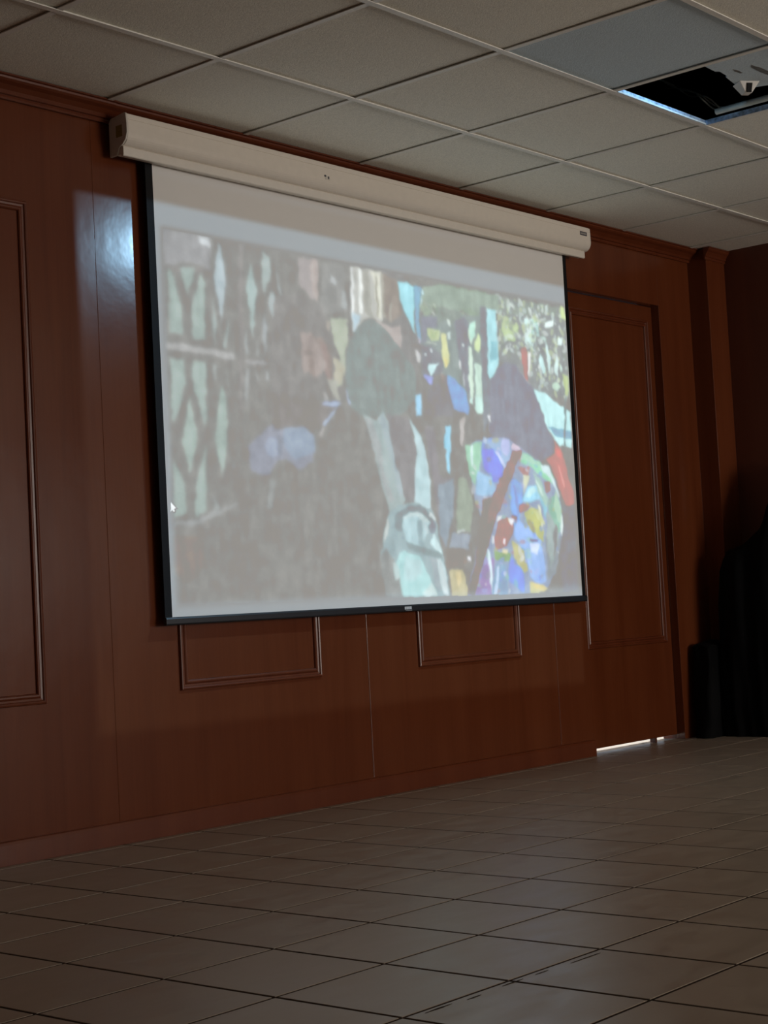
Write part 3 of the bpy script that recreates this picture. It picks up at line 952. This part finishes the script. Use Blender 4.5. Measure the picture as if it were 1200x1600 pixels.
boxobj('side_border', (U1, 6.024, PY - .001, PY + .003, .688, 2.21), 'black', scr)
bm = bmesh.new()
sweep_x(bm, [(PY - .006, .679), (PY - .009, .684), (PY - .009, .700), (PY - .005, .7055), (PY + .004, .7055), (PY + .006, .70), (PY + .006, .682), (PY + .003, .679)], 3.581, 6.026)
wb = obj('weight_bar', bm, 'black_metal', scr, bevel=.0012)
bm = bmesh.new()
for k in range(4):
    x = 4.783 + k * .0105
    box(bm, x, x + .0085, PY - .0098, PY - .0088, .6985 - .011, .6985)
box(bm, 4.787, 4.826, PY - .0098, PY - .0088, .6835, .6845)
lg = obj('bar_logo', bm, 'paleink', wb)
lg['label'] = 'small pale maker mark'
# case: long extruded housing with a rolled lower edge, end caps, lower lip
BX0, BX1 = 3.452, 6.142
def case_prof(s=0.0):
    pr = [(-.030, 2.332), (-.098, 2.3355), (-.104, 2.332), (-.1055, 2.3155), (-.104, 2.3145), (-.1055, 2.3135)]
    for k in range(0, 9):
        a = k / 8 * PI / 2
        pr.append((-.0705 - .036 * math.cos(a), 2.272 - .040 * math.sin(a)))
    pr += [(-.060, 2.231), (-.030, 2.231)]
    return pr
bm = bmesh.new()
sweep_x(bm, case_prof(), BX0 + .004, BX1 - .02)
# rounded right-hand end cap drawn in towards the wall
pr = case_prof()
prev = [bm.verts.new((BX1 - .02, y, z)) for y, z in pr]
cy, cz = -.065, 2.285
for k in range(1, 6):
    a = k / 5 * PI / 2
    s = .72 + .28 * math.cos(a)
    ring = [bm.verts.new((BX1 - .02 + .02 * math.sin(a), -.03 + (y + .03) * s, cz + (z - cz) * (.86 + .14 * math.cos(a)))) for y, z in pr]
    for i in range(len(pr)):
        bm.faces.new((prev[i], prev[(i + 1) % len(pr)], ring[(i + 1) % len(pr)], ring[i]))
    prev = ring
bm.faces.new(prev)
case = obj('case', bm, 'white_metal', scr)
bm = bmesh.new()
sweep_x(bm, [(-.045, 2.234), (-.078, 2.234), (-.083, 2.229), (-.083, 2.203), (-.080, 2.200), (-.074, 2.200), (-.072, 2.206), (-.045, 2.206)], BX0 + .001, BX1 - .034)
obj('case_lip', bm, 'white_metal', scr, bevel=.001)
bm = bmesh.new()
sweep_x(bm, [(-.020, 2.205), (-.020, 2.318), (-.030, 2.330), (-.098, 2.3375), (-.105, 2.333), (-.108, 2.30), (-.108, 2.270), (-.100, 2.250), (-.084, 2.236), (-.068, 2.230), (-.055, 2.205)], BX0 - .003, BX0 + .006)
cap = obj('end_cap', bm, 'cap', scr, bevel=.0015)
bm = bmesh.new()
box(bm, BX0 - .0036, BX0 - .003, -.085, -.055, 2.262, 2.300)
st = obj('sticker', bm, 'sticker', cap)
st['label'] = 'small dark yellow sticker'
# dark printed badge at the right-hand end of the case
bm = bmesh.new()
box(bm, 6.045, 6.098, -.1068, -.1062, 2.2935, 2.3105)
bdg = obj('badge', bm, 'ink', scr)
bdg['label'] = 'small dark badge with pale lettering'
bm = bmesh.new()
for k in range(4):
    x = 6.051 + k * .011
    box(bm, x, x + .0018, -.1074, -.1068, 2.298, 2.306)
    box(bm, x + .0055, x + .0073, -.1074, -.1068, 2.298, 2.306)
    box(bm, x + .0018, x + .0055, -.1074, -.1068, 2.301, 2.3025)
obj('badge_lettering', bm, 'cap', bdg)
# hanger clips on top of the case
for x in (3.66, 5.93):
    bm = bmesh.new()
    box(bm, x - .035, x + .035, -.085, -.02, 2.3365, 2.339)
    box(bm, x - .035, x + .035, -.022, -.0205, 2.325, 2.345)
    obj('hanger_clip', bm, 'white_metal', scr, bevel=.0008)
# small fastener with two dark marks in the middle of the case
bm = bmesh.new()
box(bm, 4.388, 4.414, -.1075, -.1055, 2.270, 2.284)
clipo = obj('cord_clip', bm, 'cap', scr, bevel=.0006)
bm = bmesh.new()
bmesh.ops.create_uvsphere(bm, u_segments=12, v_segments=8, radius=.0048, matrix=Matrix.Translation((4.389, -.1075, 2.2825)) @ Matrix.Diagonal((1.1, .5, .8, 1)))
bmesh.ops.create_uvsphere(bm, u_segments=12, v_segments=8, radius=.0042, matrix=Matrix.Translation((4.406, -.1080, 2.2775)) @ Matrix.Diagonal((.8, .5, 1.3, 1)))
obj('screw', bm, 'ink', clipo, smooth=True)

# ---------------------------------------------------------------- in the ceiling opening
# broken piece of board left lying in the opening
pts = [(4.651, -1.527), (4.669, -1.524), (4.742, -1.520), (4.754, -1.530), (4.816, -1.523), (4.825, -1.514), (4.985, -1.483),
       (4.997, -1.52), (5.02, -1.58), (5.233, -1.60), (5.233, -1.79), (4.651, -1.79)]
bm = bmesh.new()
prism(bm, pts, CEIL + .004, CEIL + .017)
bt = obj('broken_ceiling_board', bm, 'tile_cool', bevel=.001)
tag(bt, 'broken stained grey board lying across the square ceiling opening', 'ceiling board')
rnd = random.Random(8)
bm = bmesh.new()
for cx, cy, rx, ry in ((4.86, -1.63, .11, .012), (4.94, -1.66, .10, .018), (4.80, -1.572, .035, .007)):
    prism(bm, [(cx + rx * math.cos(a * PI / 8) * rnd.uniform(.7, 1.1), cy + ry * math.sin(a * PI / 8) * rnd.uniform(.7, 1.1)) for a in range(16)], CEIL + .0034, CEIL + .0042)
so2 = obj('damp_stain', bm, 'stain', bt)

pj = empty('projector', (5.02, -1.62, CEIL + .018), 'white projector resting above the opening, its lens nose poking over the broken board', 'projector')
bm = bmesh.new()
box(bm, 4.88, 5.18, -1.78, -1.56, CEIL + .02, CEIL + .11)
obj('body', bm, 'proj', pj, bevel=.012, seg=3)
# lens nose: a small four-sided funnel turned to the wall, with a dark slot
NM = Matrix.Translation((4.938, -1.527, CEIL - .010)) @ Matrix.Rotation(math.radians(-38), 4, 'Z')
bm = bmesh.new()
lo = [bm.verts.new(NM @ Vector(c)) for c in ((-.012, -.016, -.022), (.012, -.016, -.022), (.012, .016, -.022), (-.012, .016, -.022))]
hi = [bm.verts.new(NM @ Vector(c)) for c in ((-.036, -.030, .014), (.036, -.030, .014), (.036, .030, .014), (-.036, .030, .014))]
for k in range(4):
    bm.faces.new((lo[k], lo[(k + 1) % 4], hi[(k + 1) % 4], hi[k]))
bm.faces.new(lo[::-1])
bm.faces.new(hi)
obj('lens_nose', bm, 'proj', pj, bevel=.002)
bm = bmesh.new()
sl = [NM @ Vector(c) for c in ((-.008, -.0172, -.021), (.008, -.0172, -.021), (.009, -.0275, .008), (-.009, -.0275, .008))]
off = NM.to_3x3() @ Vector((0, -.0035, -.0012))
a_ = [bm.verts.new(v) for v in sl]
b_2 = [bm.verts.new(v + off) for v in sl]
for k in range(4):
    bm.faces.new((a_[k], a_[(k + 1) % 4], b_2[(k + 1) % 4], b_2[k]))
bm.faces.new(a_[::-1])
bm.faces.new(b_2)
obj('lens_slot', bm, 'black', pj)

# fluorescent-like plastic tube lying along the right edge, three thin cables hanging in the dark
bm = bmesh.new()
tube(bm, [(5.214, -1.26, CEIL + .026), (5.213, -1.5, CEIL + .027), (5.212, -1.79, CEIL + .028)], .011, 14)
tb = obj('plastic_tube', bm, 'tube', smooth=False)
tag(tb, 'pale plastic tube lying along the right edge of the ceiling opening', 'tube')
def cable(pts, r, label):
    P = [Vector(p) for p in pts]
    out = []
    for i in range(len(P) - 1):
        p0, p1, p2, p3 = P[max(i - 1, 0)], P[i], P[i + 1], P[min(i + 2, len(P) - 1)]
        for k in range(8):
            t = k / 8
            out.append(.5 * ((2 * p1) + (-p0 + p2) * t + (2 * p0 - 5 * p1 + 4 * p2 - p3) * t * t + (-p0 + 3 * p1 - 3 * p2 + p3) * t ** 3))
    out.append(P[-1])
    bm = bmesh.new()
    tube(bm, out, r, 8)
    o = obj('cable', bm, 'cable', smooth=True)
    tag(o, label, 'cable', 'cables in the ceiling opening')
for pts, lab in CABLES:
    cable(pts, .0028, lab)

# ---------------------------------------------------------------- black-draped thing in the corner
def drape(name, rows, x0, x1, seed, parent, lean=0.0):
    rr = np.random.RandomState(seed)
    bm = bmesh.new()
    rings = []
    ph = rr.rand(6) * 6.28
    for k, (y, h, dx) in enumerate(rows):
        prof = []
        zs = [0, .06, .14, .24, .36, .5, .64, .78, .9, .97]
        for t in zs:
            z = t * h
            f = .012 * math.sin(y * 46 + ph[0] + t * 2) + .007 * math.sin(y * 90 + ph[1] - t * 4)
            prof.append((x0 + dx + f * (1 - t * .5) + .035 * t ** 3 + lean * max(0.0, z - .80), z))
        for q in range(1, 6):
            a = q / 6 * PI / 2
            prof.append((x0 + dx + .035 + lean * max(0.0, h - .80) + .05 * (1 - math.cos(a)), h * .97 + .03 * h * math.sin(a)))
        for q in range(1, 7):
            xs_ = x0 + dx + .09 + lean * max(0.0, h - .80)
            xx = xs_ + (x1 - .02 - xs_) * q / 6
            prof.append((xx, h + .01 * math.sin(xx * 40 + ph[2] + y * 20)))
        prof += [(x1, h * .95), (x1 + .003, h * .5), (x1 + .005, 0)]
        rings.append([bm.verts.new((x, y + .006 * math.sin(z * 25 + ph[3]), z)) for x, z in prof])
    for a, b in zip(rings, rings[1:]):
        for i in range(len(a) - 1):
            bm.faces.new((a[i], a[i + 1], b[i + 1], b[i]))
    bm.faces.new(rings[0])
    bm.faces.new(rings[-1][::-1])
    return obj(name, bm, 'cloth', parent, smooth=True)
cv = empty('covered_equipment', (7.0, -.45, 0), 'bulky shape under black cloth standing in the dark corner by the pilaster', 'covered equipment')
rows = [(-.035 - k * .018, .445 + .006 * math.sin(k), 0.0) for k in range(0, 6)]
drape('low_cover', rows, 6.885, 7.135, 2, cv)
rows = []
for k in range(34):
    y = -.135 - k * .016
    h = np.interp(-y, [.135, .16, .25, .33, .42, .6, .86], [.80, .885, .905, 1.0, 1.22, 1.30, 1.22])
    rows.append((y, float(h), .0 + .01 * math.sin(k * .7)))
drape('tall_cover', rows, 6.985, 7.30, 7, cv, .32)
